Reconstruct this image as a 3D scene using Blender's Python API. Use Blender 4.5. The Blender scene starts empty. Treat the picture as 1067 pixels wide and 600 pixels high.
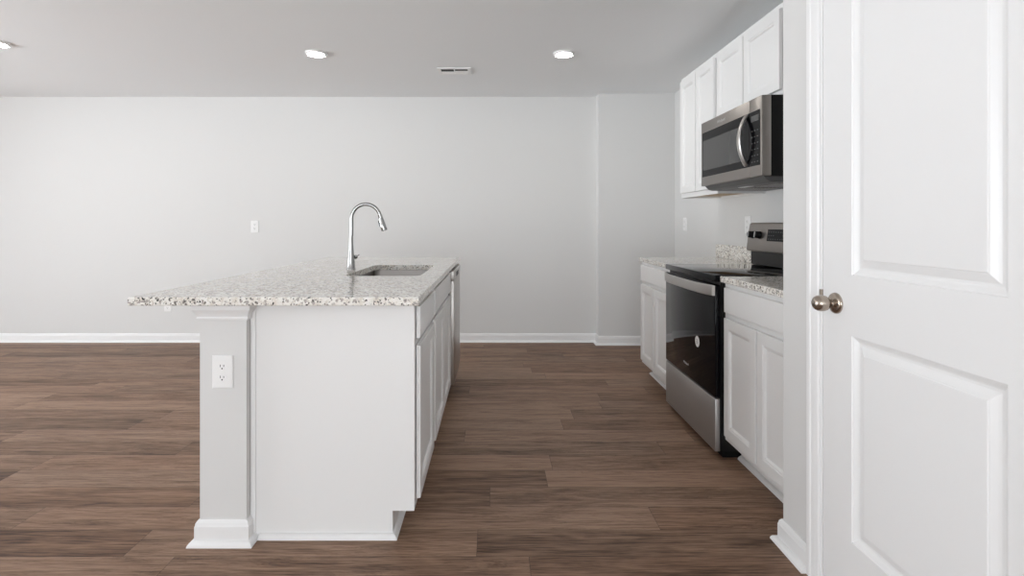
import bpy, bmesh, math, random
from mathutils import Vector, Matrix

# ------------------------------------------------------------------ camera, world, light, exposure
SC = bpy.context.scene
COL = SC.collection
F_PX, CX, CY, EYE = 551.8, 514.8, 233.2, 1.175
cam_d = bpy.data.cameras.new('camera')
cam_d.sensor_fit = 'HORIZONTAL'; cam_d.sensor_width = 36.0
cam_d.lens = F_PX / 1067 * 36
cam_d.shift_x = (533.5 - CX) / 1067
cam_d.shift_y = -(300 - CY) / 1067
cam_d.clip_start = .02
cam = bpy.data.objects.new('camera', cam_d); COL.objects.link(cam)
cam.location = (0, 0, EYE); cam.rotation_euler = (math.pi / 2, 0, 0)
SC.camera = cam

world = bpy.data.worlds.new('sky'); SC.world = world; world.use_nodes = True
# hazy sky above the horizon, an added ground glow below it to lift the ceiling, each side of the house its own level
SKY_L, GND_L, SKY_R, GND_R = 10.0, 20.0, 6.1, 7.8
wt = world.node_tree; wb = wt.nodes['Background']
tcw = wt.nodes.new('ShaderNodeTexCoord'); sx = wt.nodes.new('ShaderNodeSeparateXYZ'); wt.links.new(tcw.outputs['Generated'], sx.inputs[0])
def wm(op, p, q=None):
    n = wt.nodes.new('ShaderNodeMath'); n.operation = op
    for i, v in enumerate((p, q)):
        if v is None: continue
        if isinstance(v, (int, float)): n.inputs[i].default_value = v
        else: wt.links.new(v, n.inputs[i])
    return n.outputs[0]
def lerp(f, a_, b_): return wm('ADD', wm('MULTIPLY', wm('SUBTRACT', 1.0, f), a_), wm('MULTIPLY', f, b_))
def smooth(v, lo, hi):
    n = wt.nodes.new('ShaderNodeMapRange'); n.interpolation_type = 'SMOOTHSTEP'
    n.inputs['From Min'].default_value = lo; n.inputs['From Max'].default_value = hi
    wt.links.new(v, n.inputs['Value']); return n.outputs['Result']
up = smooth(sx.outputs[2], -.04, .04)
rear = smooth(wm('SUBTRACT', wm('MULTIPLY', sx.outputs[1], -1.0), wm('MULTIPLY', sx.outputs[0], -1.0)), -.1, .1)   # 1 where the view is more to the rear than to the left
lv = lerp(up, lerp(rear, GND_L, GND_R), lerp(rear, SKY_L, SKY_R))
wt.links.new(lv, wb.inputs[1]); wb.inputs[0].default_value = (.915, .96, 1, 1)

SC.view_settings.view_transform = 'Standard'; SC.view_settings.look = 'None'
SC.view_settings.gamma = 1; SC.view_settings.use_curve_mapping = False
SC.view_settings.exposure = 0.10
SC.cycles.use_denoising = True
SC.cycles.max_bounces = 14; SC.cycles.diffuse_bounces = 8; SC.cycles.glossy_bounces = 6
SC.cycles.sample_clamp_indirect = 6

RX0, RX1, RY0, RY1, H = -7.2, 1.753, -4.6, 5.269, 2.44      # the room's limits
W_LEFT = (1.3, 3.6, 1.12, 2.1)        # opening in the left wall: y centre, width, z centre, height
W_REAR = (-1.5, 4.6, 1.12, 2.1)      # opening in the wall behind: x centre, width, z centre, height
def portal(name, loc, rot, w, h):
    d = bpy.data.lights.new(name, 'AREA'); d.shape = 'RECTANGLE'; d.size = w; d.size_y = h
    d.cycles.is_portal = True
    o = bpy.data.objects.new(name, d); COL.objects.link(o); o.location = loc; o.rotation_euler = rot
portal('window_portal_left', (RX0 - .02, W_LEFT[0], W_LEFT[2]), (0, -math.pi / 2, 0), W_LEFT[3], W_LEFT[1])
portal('window_portal_rear', (W_REAR[0], RY0 - .02, W_REAR[2]), (math.pi / 2, 0, 0), W_REAR[1], W_REAR[3])

# ------------------------------------------------------------------ materials
def new_mat(name):
    m = bpy.data.materials.new(name); m.use_nodes = True
    return m, m.node_tree, m.node_tree.nodes['Principled BSDF']
def plain(name, col, rough=.5, metal=0.0, spec=.5, bump=0.0, bscale=300, stretch=None):
    m, t, b = new_mat(name)
    b.inputs['Base Color'].default_value = (*col, 1); b.inputs['Roughness'].default_value = rough
    b.inputs['Metallic'].default_value = metal; b.inputs['Specular IOR Level'].default_value = spec
    n = t.nodes.new('ShaderNodeTexNoise'); n.inputs['Scale'].default_value = bscale; n.inputs['Detail'].default_value = 3
    tc = t.nodes.new('ShaderNodeNewGeometry')
    if stretch:
        mp = t.nodes.new('ShaderNodeMapping'); mp.inputs['Scale'].default_value = stretch
        t.links.new(tc.outputs['Position'], mp.inputs['Vector']); t.links.new(mp.outputs[0], n.inputs['Vector'])
    else:
        t.links.new(tc.outputs['Position'], n.inputs['Vector'])
    bp = t.nodes.new('ShaderNodeBump'); bp.inputs['Strength'].default_value = bump; bp.inputs['Distance'].default_value = .002
    t.links.new(n.outputs['Fac'], bp.inputs['Height'])
    if bump > 0: t.links.new(bp.outputs[0], b.inputs['Normal'])
    return m
M = {}
M['wall'] = plain('wall_paint', (.682, .680, .672), .6, spec=.3, bump=.08, bscale=220)
M['ceiling'] = plain('ceiling_paint', (.855, .87, .88), .9, spec=.1, bump=.12, bscale=160)
M['trim'] = plain('trim_paint', (.80, .80, .80), .35)
M['cab'] = plain('cabinet_paint', (.80, .80, .795), .38, bump=.02, bscale=200)
M['birch'] = plain('birch_ply', (.50, .36, .22), .6, bump=.05, bscale=30, stretch=(1, 12, 12))
M['kick'] = plain('kick_paint', (.80, .80, .80), .5)
M['steel'] = plain('stainless_steel', (.52, .50, .48), .34, 1.0, bump=.03, bscale=60, stretch=(1, 1, 40))
M['steel_matte'] = plain('brushed_stainless', (.47, .46, .45), .48, .92, bump=.03, bscale=60, stretch=(1, 1, 40))
M['steel_dark'] = plain('dark_stainless', (.34, .315, .295), .40, 1.0, bump=.02, bscale=60, stretch=(1, 1, 40))
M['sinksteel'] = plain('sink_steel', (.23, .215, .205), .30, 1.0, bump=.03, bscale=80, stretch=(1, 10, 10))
M['chrome'] = plain('chrome', (.37, .37, .365), .16, 1.0)
M['nickel'] = plain('satin_nickel', (.43, .37, .315), .26, 1.0)
M['glass'] = plain('black_glass', (.003, .003, .004), .03, spec=.14)
M['blackwin'] = plain('microwave_window', (.050, .050, .050), .10, spec=.5)
M['black'] = plain('black_enamel', (.006, .006, .006), .30, spec=.3)
M['blackrough'] = plain('black_plastic', (.006, .006, .006), .5, spec=.2)
M['grayplastic'] = plain('gray_plastic', (.07, .07, .07), .4)
M['white_plastic'] = plain('white_plastic', (.84, .84, .835), .3)
M['slot'] = plain('dark_slot', (.03, .03, .03), .6)
M['print'] = plain('silver_print', (.62, .62, .62), .35, .4)
M['sticker'] = plain('sticker_paper', (.78, .78, .76), .5)
M['stickergray'] = plain('sticker_gray', (.38, .38, .38), .5)
M['ventdark'] = plain('vent_dark', (.05, .05, .05), .7)
m, t, b = new_mat('lamp_lens')
b.inputs['Base Color'].default_value = (.9, .9, .9, 1)
b.inputs['Emission Color'].default_value = (1, .97, .92, 1); b.inputs['Emission Strength'].default_value = 115
M['lens'] = m
m, t, b = new_mat('window_glass'); t.nodes.remove(b)
tr = t.nodes.new('ShaderNodeBsdfTransparent'); gl = t.nodes.new('ShaderNodeBsdfGlossy'); gl.inputs['Roughness'].default_value = .02
mx = t.nodes.new('ShaderNodeMixShader'); mx.inputs[0].default_value = .06
t.links.new(tr.outputs[0], mx.inputs[1]); t.links.new(gl.outputs[0], mx.inputs[2]); t.links.new(mx.outputs[0], t.nodes['Material Output'].inputs[0])
M['pane'] = m

class G:
    """small node-graph helper"""
    def __init__(s, t): s.t = t
    def math(s, op, a, b=None, c=None):
        n = s.t.nodes.new('ShaderNodeMath'); n.operation = op
        for i, v in enumerate((a, b, c)):
            if v is None: continue
            if isinstance(v, (int, float)): n.inputs[i].default_value = v
            else: s.t.links.new(v, n.inputs[i])
        return n.outputs[0]
    def comb(s, x, y, z):
        n = s.t.nodes.new('ShaderNodeCombineXYZ')
        for i, v in enumerate((x, y, z)):
            if isinstance(v, (int, float)): n.inputs[i].default_value = v
            else: s.t.links.new(v, n.inputs[i])
        return n.outputs[0]
    def ramp(s, v, stops):
        n = s.t.nodes.new('ShaderNodeValToRGB'); e = n.color_ramp.elements
        while len(e) < len(stops): e.new(.5)
        for q, (p, c) in zip(e, stops): q.position = p; q.color = (*c, 1) if len(c) == 3 else c
        s.t.links.new(v, n.inputs[0]); return n.outputs[0]
    def mix(s, f, a, b, mode='MIX'):
        n = s.t.nodes.new('ShaderNodeMix'); n.data_type = 'RGBA'; n.blend_type = mode
        for i, v in ((0, f), (6, a), (7, b)):
            if isinstance(v, (int, float)): n.inputs[i].default_value = v
            elif isinstance(v, tuple): n.inputs[i].default_value = (*v, 1)
            else: s.t.links.new(v, n.inputs[i])
        return n.outputs[2]
    def noise(s, vec, scale, detail=4, rough=.5, dist=0):
        n = s.t.nodes.new('ShaderNodeTexNoise'); n.inputs['Scale'].default_value = scale
        n.inputs['Detail'].default_value = detail; n.inputs['Roughness'].default_value = rough
        n.inputs['Distortion'].default_value = dist
        s.t.links.new(vec, n.inputs['Vector']); return n.outputs['Fac'], n.outputs['Color']
    def vor(s, vec, scale):
        n = s.t.nodes.new('ShaderNodeTexVoronoi'); n.inputs['Scale'].default_value = scale
        s.t.links.new(vec, n.inputs['Vector']); return n.outputs['Distance'], n.outputs['Color']
    def white(s, vec, dim='2D'):
        n = s.t.nodes.new('ShaderNodeTexWhiteNoise'); n.noise_dimensions = dim
        s.t.links.new(vec, n.inputs['Vector']); return n.outputs['Value'], n.outputs['Color']
    def pos(s):
        n = s.t.nodes.new('ShaderNodeNewGeometry'); q = s.t.nodes.new('ShaderNodeSeparateXYZ')
        s.t.links.new(n.outputs['Position'], q.inputs[0]); return n.outputs['Position'], q.outputs
    def sep(s, c):
        q = s.t.nodes.new('ShaderNodeSeparateXYZ'); s.t.links.new(c, q.inputs[0]); return q.outputs

def granite():
    m, t, b = new_mat('speckled_granite'); g = G(t)
    p, _ = g.pos()
    f, c = g.noise(p, 90, 2)
    va = t.nodes.new('ShaderNodeVectorMath'); va.operation = 'SCALE'; va.inputs['Scale'].default_value = .010
    t.links.new(c, va.inputs[0])
    vb = t.nodes.new('ShaderNodeVectorMath'); vb.operation = 'ADD'
    t.links.new(p, vb.inputs[0]); t.links.new(va.outputs[0], vb.inputs[1]); w = vb.outputs[0]
    big, _ = g.noise(p, 26, 4, .6)
    base = g.ramp(big, [(.30, (.66, .60, .52)), (.46, (.81, .785, .735)), (.66, (.87, .86, .825))])
    _, c1 = g.vor(w, 105); s1 = g.sep(c1)
    col = g.mix(g.ramp(s1[0], [(.74, (0, 0, 0)), (.80, (1, 1, 1))]), base, (.69, .65, .59))
    col = g.mix(g.ramp(s1[1], [(.86, (0, 0, 0)), (.90, (1, 1, 1))]), col, (.42, .39, .36))
    _, c2 = g.vor(w, 190); s2 = g.sep(c2)
    col = g.mix(g.ramp(s2[0], [(.91, (0, 0, 0)), (.93, (1, 1, 1))]), col, (.15, .14, .13))
    _, c3 = g.vor(w, 185); s3 = g.sep(c3)
    col = g.mix(g.ramp(s3[2], [(.945, (0, 0, 0)), (.955, (1, 1, 1))]), col, (.02, .02, .02))
    t.links.new(col, b.inputs['Base Color'])
    b.inputs['Roughness'].default_value = .09; b.inputs['Specular IOR Level'].default_value = .45
    return m
M['granite'] = granite()

def planks():
    m, t, b = new_mat('vinyl_plank_floor'); g = G(t)
    p, xyz = g.pos()
    WID, LEN = .1645, 1.25
    v = g.math('DIVIDE', g.math('ADD', xyz[1], -2.199 + 20 * WID), WID)
    row = g.math('FLOOR', v); fv = g.math('SUBTRACT', v, row)
    r0, _ = g.white(g.comb(row, 3.7, 0))
    u = g.math('DIVIDE', g.math('ADD', xyz[0], g.math('MULTIPLY', r0, LEN * 7.3)), LEN)
    idx = g.math('FLOOR', u); fu = g.math('SUBTRACT', u, idx)
    rp, rc = g.white(g.comb(row, idx, 0)); rs = g.sep(rc)
    off = g.math('MULTIPLY', rp, 37.0)
    # broad figure, streaks and fine fibre, each stretched along the plank
    gx = g.math('ADD', xyz[0], off)
    f1, _ = g.noise(g.comb(g.math('MULTIPLY', gx, 1.0), g.math('MULTIPLY', xyz[1], 8), off), 1.7, 5, .6, 1.2)
    f2, _ = g.noise(g.comb(g.math('MULTIPLY', gx, 2.2), g.math('MULTIPLY', xyz[1], 60), off), 2.2, 5, .65, .4)
    f3, _ = g.noise(g.comb(g.math('MULTIPLY', gx, 7), g.math('MULTIPLY', xyz[1], 230), off), 1.5, 3, .6)
    # arched growth rings: rings around a far axis, cut lengthwise
    wv = g.math('ADD', g.math('MULTIPLY', f1, 14.0), g.math('MULTIPLY', xyz[1], 22.0))
    ring = g.math('PINGPONG', wv, .5)
    ring = g.math('POWER', g.math('MULTIPLY', ring, 2.0), 2.5)
    ring = g.math('MULTIPLY', ring, g.math('GREATER_THAN', rs[0], .35))
    tone = g.math('ADD', g.math('MULTIPLY', f1, .36), g.math('ADD', g.math('MULTIPLY', f2, .44), g.math('MULTIPLY', f3, .30)))
    tone = g.math('SUBTRACT', tone, g.math('MULTIPLY', ring, .05))
    tone = g.math('ADD', tone, g.math('MULTIPLY', g.math('SUBTRACT', rp, .5), .15))
    col = g.ramp(tone, [(.40, (.054, .029, .018)), (.49, (.160, .093, .060)), (.55, (.234, .144, .098)), (.66, (.345, .226, .162))])
    hue = g.ramp(rs[1], [(0, (1.0, .97, .93)), (1, (.97, 1.0, 1.0))])
    col = g.mix(1.0, col, hue, 'MULTIPLY')
    ev = g.math('MINIMUM', fv, g.math('SUBTRACT', 1.0, fv)); eu = g.math('MINIMUM', fu, g.math('SUBTRACT', 1.0, fu))
    gap = g.math('MAXIMUM', g.math('LESS_THAN', ev, .0011 / WID), g.math('LESS_THAN', eu, .0010 / LEN))
    col = g.mix(g.math('MULTIPLY', gap, .7), col, (.035, .024, .019))
    t.links.new(col, b.inputs['Base Color'])
    b.inputs['Specular IOR Level'].default_value = .25
    ro = g.math('ADD', .44, g.math('MULTIPLY', f2, .14)); t.links.new(ro, b.inputs['Roughness'])
    bp = t.nodes.new('ShaderNodeBump'); bp.inputs['Strength'].default_value = .22; bp.inputs['Distance'].default_value = .001
    hgt = g.math('SUBTRACT', g.math('ADD', f3, f2), g.math('MULTIPLY', gap, 1.5))
    t.links.new(hgt, bp.inputs['Height']); t.links.new(bp.outputs[0], b.inputs['Normal'])
    return m
M['floor'] = planks()

# ------------------------------------------------------------------ mesh helpers
ORG = {}          # world origin of every thing's root and its parts
def box(bm, x0, x1, y0, y1, z0, z1, bev=0.0, seg=1):
    vs = [bm.verts.new((x, y, z)) for x in (x0, x1) for y in (y0, y1) for z in (z0, z1)]
    fs = [bm.faces.new([vs[i] for i in q]) for q in ((0, 1, 3, 2), (4, 6, 7, 5), (0, 4, 5, 1), (2, 3, 7, 6), (0, 2, 6, 4), (1, 5, 7, 3))]
    if bev:
        es = list({e for f in fs for e in f.edges})
        bmesh.ops.bevel(bm, geom=es, offset=bev, segments=seg, affect='EDGES', profile=.5)
def BX(*a, **k):
    bm = bmesh.new(); box(bm, *a, **k); return bm
def prism(bm, pts, axis, a0, a1):
    """polygon extruded along 'x','y' or 'z'; pts are the two other coordinates in x,y,z order"""
    def P(p, a): return {'x': (a, p[0], p[1]), 'y': (p[0], a, p[1]), 'z': (p[0], p[1], a)}[axis]
    A = [bm.verts.new(P(p, a0)) for p in pts]; B = [bm.verts.new(P(p, a1)) for p in pts]
    bm.faces.new(A); bm.faces.new(B[::-1]); n = len(pts)
    for i in range(n): bm.faces.new([A[i], A[(i + 1) % n], B[(i + 1) % n], B[i]])
def frame_axes(n):
    n = Vector(n).normalized(); up = Vector((0, 0, 1)) if abs(n.z) < .9 else Vector((1, 0, 0))
    a = up.cross(n).normalized(); return a, n.cross(a), n
def lathe(bm, prof, c=(0, 0, 0), axis=(0, 0, 1), seg=32, sx=1.0):
    """prof: (radius, distance along the axis)"""
    a, b, n = frame_axes(axis); c = Vector(c); rings = []
    for r, h in prof:
        if r < 1e-6: rings.append([bm.verts.new(c + n * h)])
        else: rings.append([bm.verts.new(c + n * h + (a * math.cos(2 * math.pi * k / seg) * sx + b * math.sin(2 * math.pi * k / seg)) * r) for k in range(seg)])
    for p, q in zip(rings, rings[1:]):
        for k in range(seg):
            j = (k + 1) % seg
            if len(p) == 1 and len(q) == 1: continue
            if len(p) == 1: bm.faces.new([p[0], q[k], q[j]])
            elif len(q) == 1: bm.faces.new([p[k], p[j], q[0]])
            else: bm.faces.new([p[k], p[j], q[j], q[k]])
    if len(rings[0]) > 1: bm.faces.new(rings[0][::-1])
    if len(rings[-1]) > 1: bm.faces.new(rings[-1])
def tube(bm, pts, rad, seg=16, sq=(1, 1), side=None):
    """swept tube; rad is one radius or one per point; sq flattens the section"""
    pts = [Vector(p) for p in pts]; n = len(pts)
    rad = rad if isinstance(rad, (list, tuple)) else [rad] * n
    rings = []; prev = None
    for i, p in enumerate(pts):
        d = (pts[min(i + 1, n - 1)] - pts[max(i - 1, 0)]).normalized()
        if prev is None: a = Vector(side) if side else frame_axes(d)[0]
        else: a = prev
        a = (a - d * a.dot(d)).normalized(); prev = a; b = d.cross(a)
        rings.append([bm.verts.new(p + (a * math.cos(2 * math.pi * k / seg) * sq[0] + b * math.sin(2 * math.pi * k / seg) * sq[1]) * rad[i]) for k in range(seg)])
    for p, q in zip(rings, rings[1:]):
        for k in range(seg): bm.faces.new([p[k], p[(k + 1) % seg], q[(k + 1) % seg], q[k]])
    bm.faces.new(rings[0][::-1]); bm.faces.new(rings[-1])
def nest(bm, o, u, v, n, w, h, loops, back):
    """rectangular panel: loops of (inset, height along n) from the outer edge inwards, closed at the back"""
    o, u, v, n = map(Vector, (o, u, v, n)); R = []
    for ins, d in [(0, back)] + loops:
        R.append([bm.verts.new(o + u * x + v * y + n * d) for x, y in ((ins, ins), (w - ins, ins), (w - ins, h - ins), (ins, h - ins))])
    for p, q in zip(R, R[1:]):
        for k in range(4): bm.faces.new([p[k], p[(k + 1) % 4], q[(k + 1) % 4], q[k]])
    bm.faces.new(R[0][::-1]); bm.faces.new(R[-1])
def sweep(bm, path, prof, side=1):
    """profile (d outwards, z) swept along a 2-D path with mitred corners; outwards is to the right of travel when side=1"""
    path = [Vector(p) for p in path]; n = len(path); rings = []
    nor = []
    for a, b2 in zip(path, path[1:]):
        d = (b2 - a).normalized(); nor.append(Vector((d.y, -d.x)) * side)
    for i, p in enumerate(path):
        if i == 0: m_ = nor[0]
        elif i == n - 1: m_ = nor[-1]
        else:
            s = nor[i - 1] + nor[i]; m_ = s / (1 + nor[i - 1].dot(nor[i]))
        rings.append([bm.verts.new((p.x + m_.x * d, p.y + m_.y * d, z)) for d, z in prof])
    k = len(prof)
    for a, c in zip(rings, rings[1:]):
        for j in range(k): bm.faces.new([a[j], a[(j + 1) % k], c[(j + 1) % k], c[j]])
    bm.faces.new(rings[0][::-1]); bm.faces.new(rings[-1])
def rrect(x0, x1, y0, y1, r, seg=6):
    out = []
    for cx, cy, a0 in ((x1 - r, y1 - r, 0), (x0 + r, y1 - r, 90), (x0 + r, y0 + r, 180), (x1 - r, y0 + r, 270)):
        for k in range(seg + 1):
            a = math.radians(a0 + 90 * k / seg); out.append((cx + r * math.cos(a), cy + r * math.sin(a)))
    return out
def loft(bm, rings, cap0=True, cap1=True):
    R = [[bm.verts.new(p) for p in r] for r in rings]; n = len(R[0])
    for a, c in zip(R, R[1:]):
        for k in range(n): bm.faces.new([a[k], a[(k + 1) % n], c[(k + 1) % n], c[k]])
    if cap0: bm.faces.new(R[0][::-1])
    if cap1: bm.faces.new(R[-1])
    return R

def mesh_obj(name, bm, mat, parent=None, smooth=False, angle=25):
    org = ORG[parent.name] if parent else Vector((0, 0, 0))
    bmesh.ops.recalc_face_normals(bm, faces=bm.faces[:])
    if parent: bmesh.ops.translate(bm, verts=bm.verts[:], vec=-org)
    me = bpy.data.meshes.new(name); bm.to_mesh(me); bm.free()
    me.materials.append(M[mat])
    if smooth:
        me.polygons.foreach_set('use_smooth', [True] * len(me.polygons))
        me.set_sharp_from_angle(angle=math.radians(angle))
    o = bpy.data.objects.new(name, me); COL.objects.link(o)
    if parent: o.parent = parent
    ORG[o.name] = org
    return o
part = mesh_obj
def tag(o, label, cat, group=None):
    o['label'] = label; o['category'] = cat
    if group: o['group'] = group
    return o
def thing(name, loc, label, cat, group=None):
    o = bpy.data.objects.new(name, None); COL.objects.link(o); o.location = loc; o.empty_display_size = .05
    ORG[o.name] = Vector(loc); return tag(o, label, cat, group)
def single(name, bm, mat, label, cat, group=None, smooth=False):
    """a thing that is one mesh: its origin goes to the base of the mesh"""
    c = [v.co for v in bm.verts]; o_ = Vector((sum(v.x for v in c) / len(c), sum(v.y for v in c) / len(c), min(v.z for v in c)))
    bmesh.ops.translate(bm, verts=bm.verts[:], vec=-o_)
    o = mesh_obj(name, bm, mat, None, smooth); o.location = o_; ORG[o.name] = o_
    return tag(o, label, cat, group)
def struct(name, bm, mat, label=None, cat=None, smooth=False):
    o = mesh_obj(name, bm, mat, None, smooth); o['kind'] = 'structure'
    if label: tag(o, label, cat)
    return o
def dup(root, loc, rotz=None, label=None):
    r = root.copy(); COL.objects.link(r); r.location = loc
    if rotz is not None: r.rotation_euler = (0, 0, rotz)
    if label: r['label'] = label
    for ch in list(root.children):
        c = ch.copy(); COL.objects.link(c); c.parent = r
        for gch in list(ch.children):
            d = gch.copy(); COL.objects.link(d); d.parent = c
    return r
def text_bm(s, size, depth, o, u, v):
    """lettering as a mesh; o = centre, u = reading direction, v = up"""
    cu = bpy.data.curves.new('lettering', 'FONT'); cu.body = s; cu.size = size; cu.extrude = depth
    cu.align_x = 'CENTER'; cu.align_y = 'CENTER'; cu.resolution_u = 3
    ob = bpy.data.objects.new('lettering', cu); COL.objects.link(ob)
    me = bpy.data.meshes.new_from_object(ob.evaluated_get(bpy.context.evaluated_depsgraph_get()))
    bm = bmesh.new(); bm.from_mesh(me)
    bpy.data.objects.remove(ob); bpy.data.curves.remove(cu); bpy.data.meshes.remove(me)
    o, u, v = Vector(o), Vector(u).normalized(), Vector(v).normalized(); n = u.cross(v)
    for w in bm.verts: w.co = o + u * w.co.x + v * w.co.y + n * w.co.z
    return bm

# ------------------------------------------------------------------ the room
YJ, XJ = 5.143, 1.015                 # the shallow bump-out at the right of the back wall
XD, YD = 1.065, 1.95                  # pantry wall plane and its kitchen end
T = .12
struct('floor', BX(RX0 - T, RX1 + T, RY0 - T, RY1 + T, -.1, 0), 'floor', 'brown wood-look plank floor running across the room', 'floor')
struct('ceiling', BX(RX0 - T, RX1 + T, RY0 - T, RY1 + T, H, H + .1), 'ceiling', 'flat pale ceiling with small round lights', 'ceiling')
bm = bmesh.new(); prism(bm, [(RX0 - T, RY1 + T), (RX0 - T, RY1), (XJ, RY1), (XJ, YJ), (RX1 + T, YJ), (RX1 + T, RY1 + T)], 'z', 0, H)
struct('wall_back', bm, 'wall', 'pale gray back wall with a shallow step near its right end', 'wall')
struct('wall_right', BX(RX1, RX1 + T, YD - T, YJ, 0, H), 'wall', 'pale gray wall behind range and cabinets', 'wall')
DY0, DY1, DH = .945, 1.715, 2.035     # the pantry door's leaf
bm = bmesh.new()
prism(bm, [(XD, YD), (XD, DY1 + .021), (XD + T, DY1 + .021), (XD + T, YD - T), (RX1, YD - T), (RX1, YD)], 'z', 0, H)
box(bm, XD, XD + T, DY0 - .021, DY1 + .021, DH + .024, H)
box(bm, XD, XD + T, RY0, DY0 - .021, 0, H)
struct('wall_pantry', bm, 'wall', 'pale gray pantry wall around the white two-panel door', 'wall')
def holed_wall(name, x0, x1, y0, y1, a0, a1, z0, z1, along, label):
    bm = bmesh.new()
    if along == 'y':
        box(bm, x0, x1, y0, a0, 0, H); box(bm, x0, x1, a1, y1, 0, H); box(bm, x0, x1, a0, a1, 0, z0); box(bm, x0, x1, a0, a1, z1, H)
    else:
        box(bm, x0, a0, y0, y1, 0, H); box(bm, a1, x1, y0, y1, 0, H); box(bm, a0, a1, y0, y1, 0, z0); box(bm, a0, a1, y0, y1, z1, H)
    struct(name, bm, 'wall', label, 'wall')
yl0, yl1, zl0, zl1 = W_LEFT[0] - W_LEFT[1] / 2, W_LEFT[0] + W_LEFT[1] / 2, W_LEFT[2] - W_LEFT[3] / 2, W_LEFT[2] + W_LEFT[3] / 2
xr0, xr1, zr0, zr1 = W_REAR[0] - W_REAR[1] / 2, W_REAR[0] + W_REAR[1] / 2, W_REAR[2] - W_REAR[3] / 2, W_REAR[2] + W_REAR[3] / 2
holed_wall('wall_left', RX0 - T, RX0, RY0, RY1, yl0, yl1, zl0, zl1, 'y', 'pale gray side wall with a wide window')
holed_wall('wall_front', RX0 - T, RX1 + T, RY0 - T, RY0, xr0, xr1, zr0, zr1, 'x', 'pale gray wall behind the viewer with a wide window')
def window(name, horiz):
    bm = bmesh.new(); pn = bmesh.new()
    def put(b_, a0, a1, z0, z1, d0, d1):
        if horiz: box(b_, a0, a1, RY0 - d1, RY0 - d0, z0, z1)
        else: box(b_, RX0 - d1, RX0 - d0, a0, a1, z0, z1)
    a0, a1, z0, z1 = (xr0, xr1, zr0, zr1) if horiz else (yl0, yl1, zl0, zl1)
    for q in ((a0, a0 + .05, z0, z1), (a1 - .05, a1, z0, z1), (a0, a1, z0, z0 + .05), (a0, a1, z1 - .05, z1),
              ((a0 + a1) / 2 - .03, (a0 + a1) / 2 + .03, z0, z1)): put(bm, *q, .02, .09)
    put(pn, a0 + .04, a1 - .04, z0 + .04, z1 - .04, .050, .056)
    o = struct(name, bm, 'trim', 'white framed wide window ' + ('behind the viewer' if horiz else 'in the left side wall'), 'window')
    p_ = mesh_obj('glass_pane', pn, 'pane', o)
window('window_1', False); window('window_2', True)

# baseboards with a separate shoe moulding
BB = [(0, 0), (.014, 0), (.014, .066), (.012, .070), (.011, .078), (.007, .084), (.004, .088), (0, .088)]
SHOE = [(.014, 0), (.033, 0), (.0315, .007), (.0265, .0135), (.020, .0175), (.014, .019)]
SHOE0 = [(d - .014, z) for d, z in SHOE]
def baseboard(name, path, side, label):
    bm = bmesh.new(); sweep(bm, path, BB, side)
    o = struct(name, bm, 'trim', label, 'baseboard', smooth=True)
    s = bmesh.new(); sweep(s, path, SHOE, side); mesh_obj('shoe_moulding', s, 'trim', o, True)
    return o
baseboard('baseboard_back', [(RX0, RY1), (XJ, RY1), (XJ, YJ), (RX1, YJ)], 1, 'white baseboard along the back wall and its step')
baseboard('baseboard_right', [(RX1, YJ - .033), (RX1, 4.146)], 1, 'white baseboard on right wall beyond the cabinets')
baseboard('baseboard_left', [(RX0, RY0), (RX0, RY1 - .033)], 1, 'white baseboard along the left wall')
baseboard('baseboard_pantry', [(XD + .012, YD), (XD, YD), (XD, DY1 + .0645)], 1, 'short white baseboard at the end of the pantry wall')

# the pantry door, its casing and knob
bm = bmesh.new()
jt = .018
box(bm, XD, XD + T, DY1 + .0018, DY1 + .003 + jt, 0, DH + .003 + jt)
box(bm, XD, XD + T, DY0 - .003 - jt, DY0 - .003, 0, DH + .003 + jt)
box(bm, XD, XD + T, DY0 - .003, DY1 + .003, DH + .003, DH + .003 + jt)
# door stops behind the leaf
box(bm, XD + .040, XD + .075, DY1 - .010, DY1 + .0018, 0, DH + .003)
box(bm, XD + .040, XD + .075, DY0 - .003, DY0 + .010, 0, DH + .003)
jamb = struct('trim_1', bm, 'trim', 'white jamb and stepped casing around the pantry door', 'door casing')
bm = bmesh.new()
CASE = [(0, 0), (0, .007), (.006, .010), (.010, .0095), (.014, .011), (.034, .0125), (.038, .0155), (.046, .017), (.054, .0165), (.056, .012), (.056, 0)]
inn = DY1 + .009; top = DH + .009; inn0 = DY0 - .009
rings = []
for (yy, zz, sy, sz) in ((inn, 0, 1, 0), (inn, top, 1, 1), (inn0, top, -1, 1), (inn0, 0, -1, 0)):
    rings.append([(XD - h, yy + sy * d, zz + sz * d) for d, h in CASE])
loft(bm, rings); mesh_obj('casing', bm, 'trim', jamb, True, 25)
bm = BX(XD - .009, XD + .028, DY1 + .0010, DY1 + .0035, .905, .963); mesh_obj('strike_plate', bm, 'nickel', jamb)['label'] = 'satin nickel strike plate'

bm = bmesh.new()
XF = XD + .001; n_ = (-1, 0, 0); u_ = (0, 1, 0); v_ = (0, 0, 1)
PY0, PY1 = 1.098, 1.580; DIN = [(0, .0), (.002, -.0035), (.005, -.0045), (.014, -.0105), (.019, -.0125), (.025, -.0125), (.030, -.0100), (.044, -.0045), (.047, -.0040), (.049, -.0022), (.052, -.0020)]
pan = [(.225, .841), (1.021, 1.915)]
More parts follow.
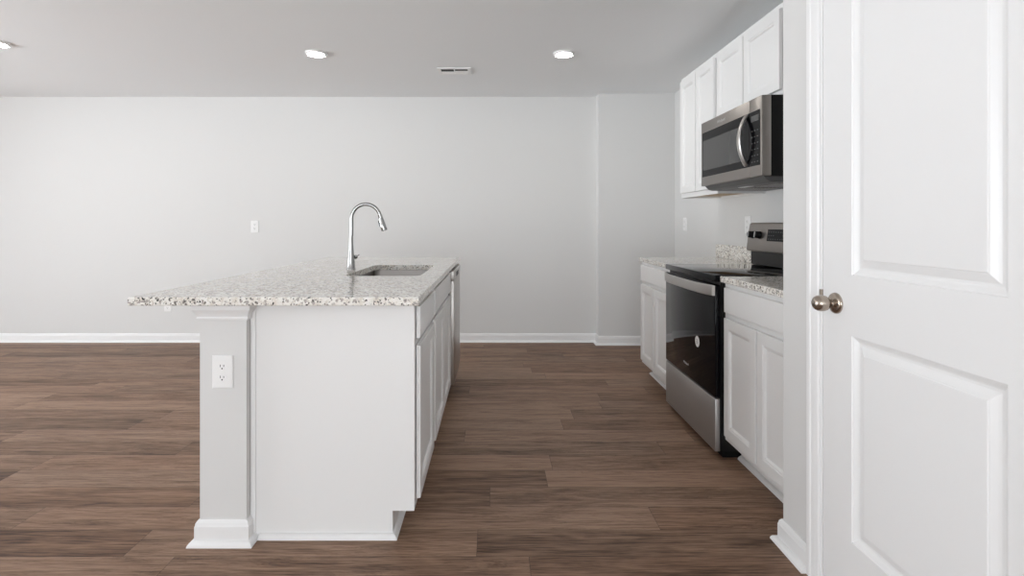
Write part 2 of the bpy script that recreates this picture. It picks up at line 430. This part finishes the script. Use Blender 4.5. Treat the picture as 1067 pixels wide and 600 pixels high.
# face of the leaf with two moulded panels
ys = [DY0, PY0, PY1, DY1]; zs = [.008, pan[0][0], pan[0][1], pan[1][0], pan[1][1], DH]
gv = {(i, k): bm.verts.new((XF, y, z)) for i, y in enumerate(ys) for k, z in enumerate(zs)}
for i in range(3):
    for k in range(5):
        if i == 1 and k in (1, 3): continue
        bm.faces.new([gv[i, k], gv[i + 1, k], gv[i + 1, k + 1], gv[i, k + 1]])
for z0, z1 in pan:
    R = []
    for ins, d in DIN:
        R.append([bm.verts.new((XF - d, y, z)) for y, z in ((PY0 + ins, z0 + ins), (PY1 - ins, z0 + ins), (PY1 - ins, z1 - ins), (PY0 + ins, z1 - ins))])
    for p, q in zip(R, R[1:]):
        for k in range(4): bm.faces.new([p[k], p[(k + 1) % 4], q[(k + 1) % 4], q[k]])
    bm.faces.new(R[-1])
bk = [bm.verts.new((XF + .035, y, z)) for y, z in ((DY0, .008), (DY1, .008), (DY1, DH), (DY0, DH))]
bm.faces.new(bk)
bot = [gv[i, 0] for i in range(4)]; tp = [gv[i, 5] for i in range(4)]; lf = [gv[0, k] for k in range(6)]; rt = [gv[3, k] for k in range(6)]
bm.faces.new(bot + [bk[1], bk[0]]); bm.faces.new(tp + [bk[2], bk[3]]); bm.faces.new(lf + [bk[3], bk[0]]); bm.faces.new(rt + [bk[2], bk[1]])
bmesh.ops.remove_doubles(bm, verts=bm.verts[:], dist=1e-5)
door = struct('door_1', bm, 'trim', 'white two-panel pantry door with a satin nickel knob', 'door')
KY, KZ = 1.650, .928
bm = bmesh.new()
lathe(bm, [(0, 0), (.0325, 0), (.0328, .003), (.031, .007), (.026, .010), (.018, .012), (.0125, .014), (.0115, .020), (.013, .024),
           (.018, .0275), (.0225, .033), (.0250, .041), (.0252, .049), (.0235, .058), (.0195, .065), (.0125, .0702), (.005, .072), (0, .0723)],
      (XF, KY, KZ), (-1, 0, 0), 40)
k_ = mesh_obj('door_knob', bm, 'nickel', door, True, 60); k_['label'] = 'satin nickel egg-shaped door knob'
bm = bmesh.new(); lathe(bm, [(0, 0), (.0035, 0), (.0035, .0012), (0, .0013)], (XF - .0098, KY - .022, KZ), (-1, 0, 0), 12)
mesh_obj('set_screw', bm, 'slot', k_, True)
bm = BX(XF + .008, XF + .030, DY1 - .0004, DY1 + .0006, KZ - .028, KZ + .028); mesh_obj('latch_plate', bm, 'nickel', door)

# ------------------------------------------------------------------ cabinets
CT0, CT = .884, .914
DOORP = [(.0015, .0182), (.003, .019), (.050, .019), (.053, .0165), (.059, .0155), (.064, .0085), (.067, .0075)]
SLAB = [(.0015, .0172), (.004, .019)]
def cab_door(y0, y1, z0, z1, xf, dx, prof=DOORP, gap=.003):
    """leaf standing on the face-frame plane xf and facing dx"""
    bm = bmesh.new(); nest(bm, (xf, y0, z0), (0, 1, 0), (0, 0, 1), (dx, 0, 0), y1 - y0, z1 - z0, prof, gap); return bm
def base_cabinet(name, y0, y1, xf, xb, dx, label, cat, doors, drawers, toe=.08):
    """xf face-frame plane, xb back plane; carcass of panels, face frame, doors, drawer fronts and a toe kick"""
    root = thing(name, ((xf + xb) / 2, (y0 + y1) / 2, 0), label, cat)
    bm = bmesh.new(); t_ = .018; e = .0006
    X = lambda d: xf - dx * d                      # d = distance back from the face
    D = abs(xb - xf)
    for ya in (y0 + e, y1 - e - t_):
        prism(bm, [(X(0), .10), (X(0), CT0 - e), (X(D), CT0 - e), (X(D), 0.001), (X(toe), 0.001), (X(toe), .10)], 'y', ya, ya + t_)
    lo = lambda a, b_: (min(a, b_), max(a, b_))
    box(bm, *lo(X(.02), X(D)), y0 + t_, y1 - t_, .10, .118)
    box(bm, *lo(X(D - .012), X(D)), y0 + t_, y1 - t_, .118, CT0 - e)
    part('carcass', bm, 'cab', root)
    bm = bmesh.new(); sw = .038
    for ya, yb in ((y0 + t_ + e, y0 + sw), (y1 - sw, y1 - t_ - e)): box(bm, *lo(X(0), X(.019)), ya, yb, .1005, CT0 - e)
    for za, zb in ((.1005, .138), (.700, .738), (CT0 - .038, CT0 - e)): box(bm, *lo(X(0), X(.019)), y0 + sw, y1 - sw, za, zb)
    for (a, b_), (c, d) in zip(doors, doors[1:]): box(bm, *lo(X(0), X(.019)), (b_ + c) / 2 - .02, (b_ + c) / 2 + .02, .138, .700)
    part('face_frame', bm, 'cab', root)
    for a, b_ in doors: part('door', cab_door(a, b_, .128, .712, xf, dx), 'cab', root)
    for a, b_ in drawers: part('drawer_front', cab_door(a, b_, .738, .861, xf, dx, SLAB), 'cab', root)
    part('toe_kick', BX(*lo(X(toe), X(toe + .012)), y0 + t_ + e, y1 - t_ - e, .001, .0995), 'kick', root)
    return root
def kick_shoe(root, path, side):
    bm = bmesh.new(); sweep(bm, path, SHOE0, side); part('shoe_moulding', bm, 'trim', root, True)

# island: half wall, two cabinets, dishwasher, end panel
IX0, IX1, IXF = -1.083, -.912, -.2995           # half wall left/right faces, face-frame plane
IY0, IYP, IY1 = 1.950, 1.990, 4.115             # half wall end, cabinet end panel, far end
struct('wall_island', BX(IX0, IX1, IY0, IY1, 0, CT0 - .0005), 'wall', 'pale gray half wall carrying the left side of the island', 'half wall')
baseboard('baseboard_island', [(IX0, IY1), (IX0, IY0), (IX1, IY0), (IX1, IYP - .0005)], 1, 'white baseboard wrapping the end of the island half wall')
bm = bmesh.new()
CROWN = [(0, .822), (.007, .822), (.009, .829), (.007, .834), (.010, .843), (.016, .853), (.021, .860), (.0225, .8835), (0, .8835)]
sweep(bm, [(IX0, IY1), (IX0, IY0), (IX1, IY0), (IX1, IYP - .0005)], CROWN, 1)
struct('trim_2', bm, 'trim', 'white stepped moulding under the countertop around the half wall', 'moulding', True)

cab1 = base_cabinet('base_cabinet', IYP, 2.522, IXF, IX1 + .001, 1, 'white island cabinet nearest the viewer, one drawer above one door',
                    'cabinet', [(2.020, 2.486)], [(2.020, 2.486)])
# finished end panel with corner strip
bm = bmesh.new(); prism(bm, [(IX1 + .001, .0005), (IXF - .08, .0005), (IXF - .08, .10), (IXF + .0005, .10), (IXF + .0005, CT0 - .001), (IX1 + .001, CT0 - .001)], 'y', IYP - .006, IYP + .0003)
part('end_panel', bm, 'cab', cab1)
bm = bmesh.new(); box(bm, IX1 + .0015, IX1 + .021, IYP - .012, IYP - .006, .0195, CT0 - .002, .002)
part('corner_strip', bm, 'trim', cab1)
kick_shoe(cab1, [(IX1 + .034, IYP - .006), (IXF - .08, IYP - .006), (IXF - .08, 2.521)], 1)
cab2 = base_cabinet('sink_cabinet', 2.524, 3.462, IXF, IX1 + .001, 1, 'white island sink cabinet with one wide false drawer over two doors',
                    'cabinet', [(2.552, 2.988), (3.000, 3.436)], [(2.552, 3.436)])
kick_shoe(cab2, [(IXF - .08, 2.526), (IXF - .08, 3.460)], 1)
# dishwasher
DWY0, DWY1, DWX = 3.466, 4.072, -.262
dw = thing('dishwasher', (-.6, (DWY0 + DWY1) / 2, 0), 'stainless dishwasher at the far end of the island', 'dishwasher')
part('tub_body', BX(-.88, -.295, DWY0 + .004, DWY1 - .004, .105, .868), 'grayplastic', dw)
part('door', BX(-.294, DWX, DWY0 + .002, DWY1 - .002, .118, .800, bev=.003, seg=2), 'steel', dw, True)
cp = part('control_panel', BX(-.294, DWX, DWY0 + .002, DWY1 - .002, .803, .866, bev=.003, seg=2), 'steel', dw, True)
part('handle_recess', BX(DWX - .001, DWX + .0012, DWY0 + .2, DWY1 - .2, .812, .842), 'slot', cp)
part('toe_plate', BX(-.40, -.385, DWY0 + .004, DWY1 - .004, .004, .104), 'blackrough', dw)
for yy in (DWY0 + .06, DWY1 - .06):
    for xx in (-.42, -.82):
        bm = bmesh.new(); lathe(bm, [(0, 0), (.018, 0), (.018, .008), (.008, .010), (.008, .1055), (0, .1055)], (xx, yy, 0), seg=14); part('foot', bm, 'blackrough', dw, True)
# far end panel
ep = thing('end_panel', (-.6, 4.1, 0), 'white panel closing the far end of the island beside the dishwasher', 'panel')
bm = bmesh.new(); prism(bm, [(IX1 + .001, .0005), (IXF - .08, .0005), (IXF - .08, .10), (IXF + .004, .10), (IXF + .004, CT0 - .001), (IX1 + .001, CT0 - .001)], 'y', 4.078, IY1)
part('panel', bm, 'cab', ep)
bm = bmesh.new(); sweep(bm, [(IXF - .08, 4.080), (IXF - .08, IY1)], SHOE0, 1); part('shoe_moulding', bm, 'trim', ep, True)

# island worktop with the sink cut-out
SX0, SX1, SY0, SY1 = -.755, -.372, 2.655, 3.362
def slab(x0, x1, y0, y1, hole=None):
    bm = bmesh.new(); e = .003
    outer = [[(x0, y0), (x1, y0), (x1, y1), (x0, y1)], [(x0 + e, y0 + e), (x1 - e, y0 + e), (x1 - e, y1 - e), (x0 + e, y1 - e)]]
    seq = [(outer[1], CT0), (outer[0], CT0 + e), (outer[0], CT - e), (outer[1], CT)]
    R = [[bm.verts.new((x, y, z)) for x, y in ring] for ring, z in seq]
    for p, q in zip(R, R[1:]):
        for k in range(4): bm.faces.new([p[k], p[(k + 1) % 4], q[(k + 1) % 4], q[k]])
    if not hole: bm.faces.new(R[0][::-1]); bm.faces.new(R[-1]); return bm
    hx0, hx1, hy0, hy1, r = hole; seg = 6
    ring = rrect(hx0, hx1, hy0, hy1, r, seg); n = len(ring)
    top = [bm.verts.new((x, y, CT)) for x, y in ring]; bot = [bm.verts.new((x, y, CT0)) for x, y in ring]
    for k in range(n): bm.faces.new([top[k], top[(k + 1) % n], bot[(k + 1) % n], bot[k]])
    for ringv, O in ((top, R[-1]), (bot, R[0])):
        corner = [O[2], O[3], O[0], O[1]]                       # ++, -+, --, +- like rrect
        for c in range(4):
            s = c * (seg + 1)
            for k in range(seg): bm.faces.new([corner[c], ringv[s + k], ringv[s + k + 1]])
            nx = ((c + 1) % 4) * (seg + 1)
            bm.faces.new([corner[c], ringv[s + seg], ringv[nx], corner[(c + 1) % 4]])
    return bm
single('countertop', slab(-1.302, -.268, 1.881, 4.160, (SX0, SX1, SY0, SY1, .045)), 'granite',
       'large speckled granite island worktop overhanging on the left', 'countertop')

# undermount sink
sk = thing('kitchen_sink', ((SX0 + SX1) / 2, (SY0 + SY1) / 2, .68), 'stainless steel sink bowl set under the island worktop', 'sink')
bm = bmesh.new()
def rr(i, r, z): return [(x, y, z) for x, y in rrect(SX0 + i, SX1 - i, SY0 + i, SY1 - i, r)]
zt = CT0 - .0005
rings = [rr(-.025, .06, zt - .0015), rr(-.025, .06, zt), rr(-.004, .045, zt), rr(-.003, .045, zt - .003), rr(.001, .045, zt - .16), rr(.006, .042, zt - .185), rr(.02, .035, zt - .198), rr(.05, .02, zt - .201)]
loft(bm, rings, False, True)
ob_ = [rr(-.006, .05, zt - .004), rr(-.004, .045, zt - .19), rr(.02, .035, zt - .203)]
loft(bm, ob_, False, True)
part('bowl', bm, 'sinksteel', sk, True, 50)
bm = bmesh.new(); cx_, cy_ = (SX0 + SX1) / 2, (SY0 + SY1) / 2
lathe(bm, [(0, -.004), (.018, -.003), (.030, -.001), (.044, .002), (.046, 0), (.046, -.001)], (cx_, cy_, zt - .2005), seg=28); part('drain', bm, 'chrome', sk, True)

# pull-down tap
FX, FY = -.818, 3.03
fa = thing('kitchen_faucet', (FX, FY, CT), 'tall chrome gooseneck faucet with a pull-down spray head behind the sink', 'faucet')
bm = bmesh.new()
lathe(bm, [(0, .0003), (.0265, .0003), (.0268, .004), (.0245, .007), (.0234, .010), (.0206, .045), (.0174, .083), (.0144, .112), (.0122, .140), (.0112, .170), (.0108, .20), (0, .20)], (FX, FY, CT), seg=36)
part('body', bm, 'chrome', fa, True, 50)
S = 551.8 / FY
def fp(px, py): return (FX + (px - 366.9) / S, FY, EYE - (py - 233.2) / S)
bm = bmesh.new(); pts = [fp(367.2, 246)] + [fp(367.3, y) for y in (240, 234, 229)]
cxp, cyp, rp_ = 382.3, 227.7, 15.0
for k in range(0, 19):
    a = math.radians(180 - k * 9.2); pts.append(fp(cxp + rp_ * math.cos(a), cyp - rp_ * math.sin(a)))
end = pts[-1]
tube(bm, pts, [.0108] * 4 + [.0105] * 15 + [.0105] * 4, 18); part('spout', bm, 'chrome', fa, True, 60)
dirv = Vector((.30, 0, -1)).normalized(); p0 = Vector(end) - dirv * .004
bm = bmesh.new()
lathe(bm, [(0, 0), (.0125, 0), (.0128, .006), (.0120, .010), (.0135, .03), (.0165, .065), (.0178, .092), (.0168, .097), (.013, .0975), (0, .0965)], p0, dirv, 28)
hd = part('spray_head', bm, 'chrome', fa, True, 50)
bm = bmesh.new(); q = p0 + dirv * .052 + Vector((-.0165, 0, -.004)); tube(bm, [q - dirv * .018, q - dirv * .014, q + dirv * .014, q + dirv * .018], [.002, .0045, .0045, .002], 10, (1, .8)); part('spray_button', bm, 'grayplastic', hd, True)
bm = bmesh.new(); lathe(bm, [(0, 0), (.0125, 0), (.0125, .016), (.011, .019), (0, .019)], (FX + .012, FY + .012, CT + .07), (.55, .83, 0), 20)
tube(bm, [(FX + .020, FY + .027, CT + .07), (FX + .023, FY + .045, CT + .073), (FX + .026, FY + .072, CT + .080)], [.0055, .005, .0042], 12)
part('lever_handle', bm, 'chrome', fa, True, 50)

# right-hand run
RXF, RXB, CXF = 1.155, 1.752, 1.130
RY_N, RY_F = 2.650, 3.414           # the range's two sides
cabn = base_cabinet('base_cabinet', YD + .002, 2.645, RXF, RXB, -1, 'white base cabinet between range and pantry wall, wide drawer over two doors',
                    'cabinet', [(1.982, 2.292), (2.304, 2.620)], [(1.982, 2.620)])
kick_shoe(cabn, [(RXF + .08, YD + .004), (RXF + .08, 2.644)], -1)
cabf = base_cabinet('base_cabinet', 3.420, 4.132, RXF, RXB, -1, 'white base cabinet on the far side of the range, drawer over two doors',
                    'cabinet', [(3.447, 3.772), (3.782, 4.107)], [(3.447, 4.107)])
kick_shoe(cabf, [(RXF + .08, 3.422), (RXF + .08, 4.132), (RXB - .002, 4.132)], -1)
def side_top(y0, y1, label):
    r = thing('countertop', (1.44, (y0 + y1) / 2, CT0), label, 'countertop')
    part('worktop', slab(CXF, RX1 - .001, y0, y1), 'granite', r)
    part('backsplash', BX(RX1 - .020, RX1 - .001, y0, y1, CT + .0003, 1.017, bev=.0015), 'granite', r)
    return r
side_top(YD + .001, 2.646, 'short speckled granite worktop between range and pantry wall')
side_top(3.418, 4.144, 'speckled granite worktop on the far side of the range')

# ------------------------------------------------------------------ the range
rg = thing('kitchen_range', (1.40, 3.032, 0), 'black and stainless electric range between two white base cabinets', 'stove')
part('oven_body', BX(1.134, 1.728, RY_N + .001, RY_F - .001, .036, .884), 'black', rg)
bm = BX(1.105, 1.728, RY_N - .001, RY_F + .001, .8845, .9175, bev=.003, seg=2); part('cooktop', bm, 'glass', rg, True)
bm = BX(1.107, 1.133, RY_N + .002, RY_F - .002, .306, .868, bev=.003, seg=2); dr = part('oven_door', bm, 'glass', rg, True); dr['label'] = 'glossy black glass oven door'
bm = bmesh.new(); N = 20
pts = []
for k in range(N + 1):
    tt = k / N; y = RY_N + .012 + tt * (RY_F - RY_N - .024); bow = 1 - (2 * tt - 1) ** 4
    pts.append((1.101 - .030 * bow, y, .840))
rings = []
for (x, y, z) in pts: rings.append([(x + .010, y, z - .024), (x - .001, y, z - .027), (x - .005, y, z - .023), (x - .006, y, z), (x - .005, y, z + .023), (x - .001, y, z + .027), (x + .010, y, z + .024)])
loft(bm, rings)
hb = part('handle', bm, 'steel', dr, True, 40)
for yy in (RY_N + .004, RY_F - .026): part('handle_mount', BX(1.098, 1.110, yy, yy + .022, .815, .865), 'steel', dr)
bm = BX(1.107, 1.133, RY_N + .002, RY_F - .002, .034, .298, bev=.004, seg=2); part('drawer', bm, 'steel_matte', rg, True)['label'] = 'stainless storage drawer'
part('toe_base', BX(1.150, 1.70, RY_N + .012, RY_F - .012, .002, .0355), 'blackrough', rg)
part('logo', text_bm('Whirlpool', .019, .0003, (1.1068, 3.055, .373), (0, -1, 0), (0, 0, 1)), 'print', dr)
bm = bmesh.new(); lathe(bm, [(0, 0), (.030, 0), (.030, .0006), (0, .0006)], (1.1069, 2.884, .535), (-1, 0, 0), 32); st = part('sticker', bm, 'sticker', dr)
bm = bmesh.new()
for a, b_, c, d in ((-.010, .010, .006, .012), (-.014, .014, -.004, .002), (-.012, .012, -.012, -.007)): box(bm, 1.1057, 1.1064, 2.884 + a, 2.884 + b_, .535 + c, .535 + d)
part('sticker_print', bm, 'stickergray', st)
# riser and slanted console
part('riser', BX(1.653, 1.728, RY_N + .004, RY_F - .004, .918, 1.003, bev=.003), 'black', rg)
CON = [(1.626, 1.016), (1.646, 1.166), (1.650, 1.176), (1.659, 1.1815), (1.728, 1.1815), (1.728, 1.003), (1.640, 1.003), (1.630, 1.006)]
bm = bmesh.new(); prism(bm, CON, 'y', RY_N + .002, RY_F - .002); con = part('control_console', bm, 'steel_dark', rg, True, 30)
sl = Vector((.020, 0, .150)).normalized(); nn = Vector((-sl.z, 0, sl.x))
def cpt(y, z, out=0):
    tt = (z - 1.016) / .150; return Vector((1.626 + .020 * tt, y, z)) + nn * out
bm = bmesh.new(); A, B = 2.895, 3.172
nest(bm, cpt(A, 1.072), (0, 1, 0), sl, nn, B - A, .071, [(0, .0015), (.001, .002)], -.001); ds = part('display', bm, 'glass', con)
bm = bmesh.new()
for r_ in range(3):
    for k in range(10):
        y = A + .022 + k * .0255; 
        if r_ == 1 and 3 < k < 7: continue
        nest(bm, cpt(y, 1.082 + r_ * .021), (0, 1, 0), sl, nn, .011, .0045, [(0, .0026)], .0015)
part('button_print', bm, 'grayplastic', ds)
for y in (3.345, 3.262, 2.802, 2.719):
    bm = bmesh.new()
    lathe(bm, [(0, .0005), (.0235, .0005), (.0235, .006), (.0215, .009), (.0205, .030), (.0190, .033), (0, .0335)], cpt(y, 1.106), nn, 28)
    kb = part('knob', bm, 'blackrough', con, True, 40)
    bm = bmesh.new(); nest(bm, cpt(y - .002, 1.0885, .0332), (0, 1, 0), sl, nn, .004, .035, [(0, .0035), (.0008, .0045)], 0); part('pointer', bm, 'print', kb)

# ------------------------------------------------------------------ wall cabinets and microwave
UXF = 1.4446
def wall_cabinet(y0, y1, z0, z1, doors, label, zd0, zd1):
    r = thing('wall_cabinet', (1.6, (y0 + y1) / 2, z0), label, 'cabinet', None)
    bm = bmesh.new(); t_ = .016
    for ya in (y0, y1 - t_): box(bm, UXF + .019, RX1 - .001, ya, ya + t_, z0, z1)
    box(bm, UXF + .019, RX1 - .001, y0 + t_, y1 - t_, z1 - t_, z1)
    part('carcass', bm, 'cab', r)
    part('bottom_panel', BX(UXF + .0195, RX1 - .012, y0 + t_, y1 - t_, z0 + .014, z0 + .026), 'birch', r)['label'] = 'bare wood bottom panel'
    part('back_panel', BX(RX1 - .012, RX1 - .001, y0 + t_, y1 - t_, z0, z1 - t_), 'cab', r)
    bm = bmesh.new(); sw = .036
    for ya, yb in ((y0, y0 + sw), (y1 - sw, y1)): box(bm, UXF, UXF + .019, ya, yb, z0, z1)
    for za, zb in ((z0, z0 + .04), (z1 - .04, z1)): box(bm, UXF, UXF + .019, y0 + sw, y1 - sw, za, zb)
    (a, b_), (c, d) = doors
    box(bm, UXF, UXF + .019, (b_ + c) / 2 - .02, (b_ + c) / 2 + .02, z0 + .04, z1 - .04)
    part('face_frame', bm, 'cab', r)
    for a, b_ in doors: part('door', cab_door(a, b_, zd0, zd1, UXF, -1), 'cab', r)
    return r
wall_cabinet(3.419, 4.082, 1.372, 2.284, [(3.441, 3.748), (3.757, 4.060)], 'white wall cabinet with two tall doors, far end of the run', 1.405, 2.255)
wall_cabinet(2.636, 3.417, 1.824, 2.284, [(2.648, 3.030), (3.040, 3.425 - .03)], 'short white two-door wall cabinet above the microwave', 1.848, 2.255)

MY0, MY1 = 2.640, 3.412; MXF, MZ0, MZ1 = 1.335, 1.416, 1.8225
mw = thing('microwave', (1.55, 3.026, 1.39), 'stainless over-the-range microwave hung under the short wall cabinet', 'microwave')
part('case', BX(1.384, 1.748, MY0 + .004, MY1 - .004, MZ0, MZ1 - .002), 'blackrough', mw)
SPL = 2.768
bm = BX(MXF, 1.3835, SPL + .001, MY1, MZ0, MZ1 - .003, bev=.004, seg=2); md = part('door', bm, 'steel_dark', mw, True)
bm = BX(MXF, 1.3835, MY0, SPL - .001, MZ0, MZ1 - .003, bev=.004, seg=2); mc = part('control_panel', bm, 'steel_dark', mw, True)
GZ0, GZ1 = 1.472, 1.752
dg = part('door_glass', BX(MXF - .0015, MXF + .002, SPL + .0015, 3.392, GZ0, GZ1), 'glass', md)
part('viewing_window', BX(MXF - .0019, MXF - .0012, 2.860, 3.380, 1.512, 1.700), 'blackwin', dg)
cg = part('control_glass', BX(MXF - .0015, MXF + .002, 2.657, SPL - .0015, GZ0, GZ1), 'glass', mc)
for r_ in range(6):
    for k in range(3): part('button', BX(MXF - .0020, MXF - .0014, 2.672 + k * .029, 2.686 + k * .029, 1.49 + r_ * .032, 1.495 + r_ * .032), 'grayplastic', cg)
part('clock_window', BX(MXF - .0020, MXF - .0014, 2.668, 2.748, 1.700, 1.730), 'grayplastic', cg)
bm = bmesh.new(); rings = []
for k in range(25):
    tt = k / 24; z = 1.478 + tt * .270; bow = math.sin(math.pi * tt) ** .8 * .042 + .004; x = MXF - bow; y = 2.797
    rings.append([(x + .008, y - .0165, z), (x + .001, y - .0175, z), (x - .004, y - .011, z), (x - .005, y, z), (x - .004, y + .011, z), (x + .001, y + .0175, z), (x + .008, y + .0165, z), (x + .006, y, z)])
loft(bm, rings); part('handle', bm, 'steel', md, True, 50)['label'] = 'bowed bright steel handle'
part('logo', text_bm('Whirlpool', .026, .0003, (MXF - .0004, 3.115, 1.783), (0, -1, 0), (0, 0, 1)), 'print', md)
# underside: sloping vent lip, two grease filters and a lamp lens
bm = bmesh.new(); prism(bm, [(1.352, 1.4158), (1.376, 1.392), (1.400, 1.386), (1.740, 1.386), (1.740, 1.4158)], 'y', MY0 + .014, MY1 - .018); un = part('underside', bm, 'grayplastic', mw)
for y in (2.72, 3.06):
    bm = bmesh.new(); box(bm, 1.46, 1.66, y, y + .26, 1.3835, 1.3858)
    for k in range(9): box(bm, 1.466 + k * .022, 1.476 + k * .022, y + .008, y + .252, 1.3822, 1.3836)
    part('grease_filter', bm, 'sinksteel', un)
part('lamp_lens', BX(1.415, 1.448, 2.95, 3.07, 1.3835, 1.3858), 'white_plastic', un)

# ------------------------------------------------------------------ outlets, ceiling lights, vent
def make_outlet(label):
    """duplex receptacle on a plate, facing -y, origin at the middle of the plate's back"""
    r = thing('wall_outlet', (0, 0, 0), label, 'outlet', 'white outlet plates')
    bm = bmesh.new(); nest(bm, (-.0385, 0, -.0605), (1, 0, 0), (0, 0, 1), (0, -1, 0), .077, .121, [(0, .002), (.002, .0048), (.006, .0060)], .0003); part('cover_plate', bm, 'white_plastic', r)
    for s in (-1, 1):
        bm = bmesh.new(); pts = [(x, z) for x, z in rrect(-.017, .017, s * .0205 - .0135, s * .0205 + .0135, .0125, 5)]
        prism(bm, pts, 'y', -.0078, -.0061); rc = part('receptacle', bm, 'white_plastic', r)
        bm = bmesh.new()
        for dx, hh in ((-.0062, .0045), (.0062, .0036)): box(bm, dx - .0011, dx + .0011, -.0082, -.0079, s * .0205 + .0035 - hh, s * .0205 + .0035 + hh)
        lathe(bm, [(0, 0), (.0027, 0), (.0027, .0004), (0, .0004)], (0, -.0078, s * .0205 - .0065), (0, -1, 0), 12)
        part('slots', bm, 'slot', rc)
    bm = bmesh.new(); lathe(bm, [(0, 0), (.003, 0), (.0026, .0008), (0, .0010)], (0, -.0060, 0), (0, -1, 0), 12); part('screw', bm, 'white_plastic', r)
    return r
o1 = make_outlet('white outlet on the end of the island half wall'); o1.location = ((232.5 - CX) * IY0 / F_PX, IY0, EYE - (387.3 - CY) * IY0 / F_PX)
dup(o1, (-2.378, RY1, 1.148), 0, 'white outlet on the back wall, above the worktop, left of the faucet')
dup(o1, (-3.245, RY1, .362), 0, 'white outlet low on the back wall, half hidden by the island worktop')
dup(o1, (RX1, 4.86, 1.170), -math.pi / 2, 'white outlet on the right wall, beyond the far worktop')
dup(o1, (RX1, 3.655, 1.170), -math.pi / 2, 'white outlet on the right wall, behind the far worktop beside the range console')

def make_light(label):
    r = thing('ceiling_light', (0, 0, H), label, 'ceiling light', 'round ceiling lights'); c = (0, 0, H)
    bm = bmesh.new(); lathe(bm, [(.0665, -.0125), (.069, -.0160), (.074, -.0140), (.079, -.006), (.0795, -.0005), (.0655, -.0005), (.0665, -.0125)], c, seg=48); part('trim_ring', bm, 'white_plastic', r, True, 60)
    bm = bmesh.new(); lathe(bm, [(0, -.0165), (.020, -.0162), (.040, -.0150), (.055, -.0130), (.0660, -.0105), (.0660, -.004), (0, -.004)], c, seg=40); part('lens', bm, 'lens', r, True, 60)['label'] = 'glowing white lens'
    return r
l1 = make_light('round lit ceiling light left of the faucet, above the island'); l1.location = (-1.315, 3.92, H)
dup(l1, (.519, 3.925, H), 0, 'round lit ceiling light on the right, near the wall cabinets')
dup(l1, (-3.475, 3.70, H), 0, 'round lit ceiling light cut by the left edge of the photo')

vx0, vx1, vy0, vy1 = -.461, -.190, 4.285, 4.470
vt = thing('ceiling_vent', ((vx0 + vx1) / 2, (vy0 + vy1) / 2, H), 'white rectangular air vent in the ceiling', 'vent')
bm = bmesh.new(); w = .026
for a in ((vx0, vx1, vy0, vy0 + w), (vx0, vx1, vy1 - w, vy1), (vx0, vx0 + w, vy0 + w, vy1 - w), (vx1 - w, vx1, vy0 + w, vy1 - w)): box(bm, *a, H - .008, H - .0003, .0015)
vf = part('frame', bm, 'white_plastic', vt)
part('duct_shade', BX(vx0 + w, vx1 - w, vy0 + w, vy1 - w, H - .0012, H - .0004), 'ventdark', vt)  # thin dark sheet, its colour stands in for shade inside the vent
xm = (vx0 + vx1) / 2
for k in range(7):
    y = vy0 + w + .012 + k * (vy1 - vy0 - 2 * w - .024) / 6
    for x0, x1, sg, k0 in ((vx0 + w, xm - .004, -1, 4), (xm + .004, vx1 - w, -1, 3)):
        if k < k0: continue  # near rows left out so the dark sheet shows as a shaded band
        bm = bmesh.new(); prism(bm, [(y - .007 * sg, H - .0075), (y - .006 * sg, H - .0080), (y + .007 * sg, H - .0030), (y + .006 * sg, H - .0025)], 'x', x0, x1); part('louvre', bm, 'white_plastic', vt)
part('divider', BX(xm - .004, xm + .004, vy0 + w, vy1 - w, H - .0078, H - .0014), 'white_plastic', vt)
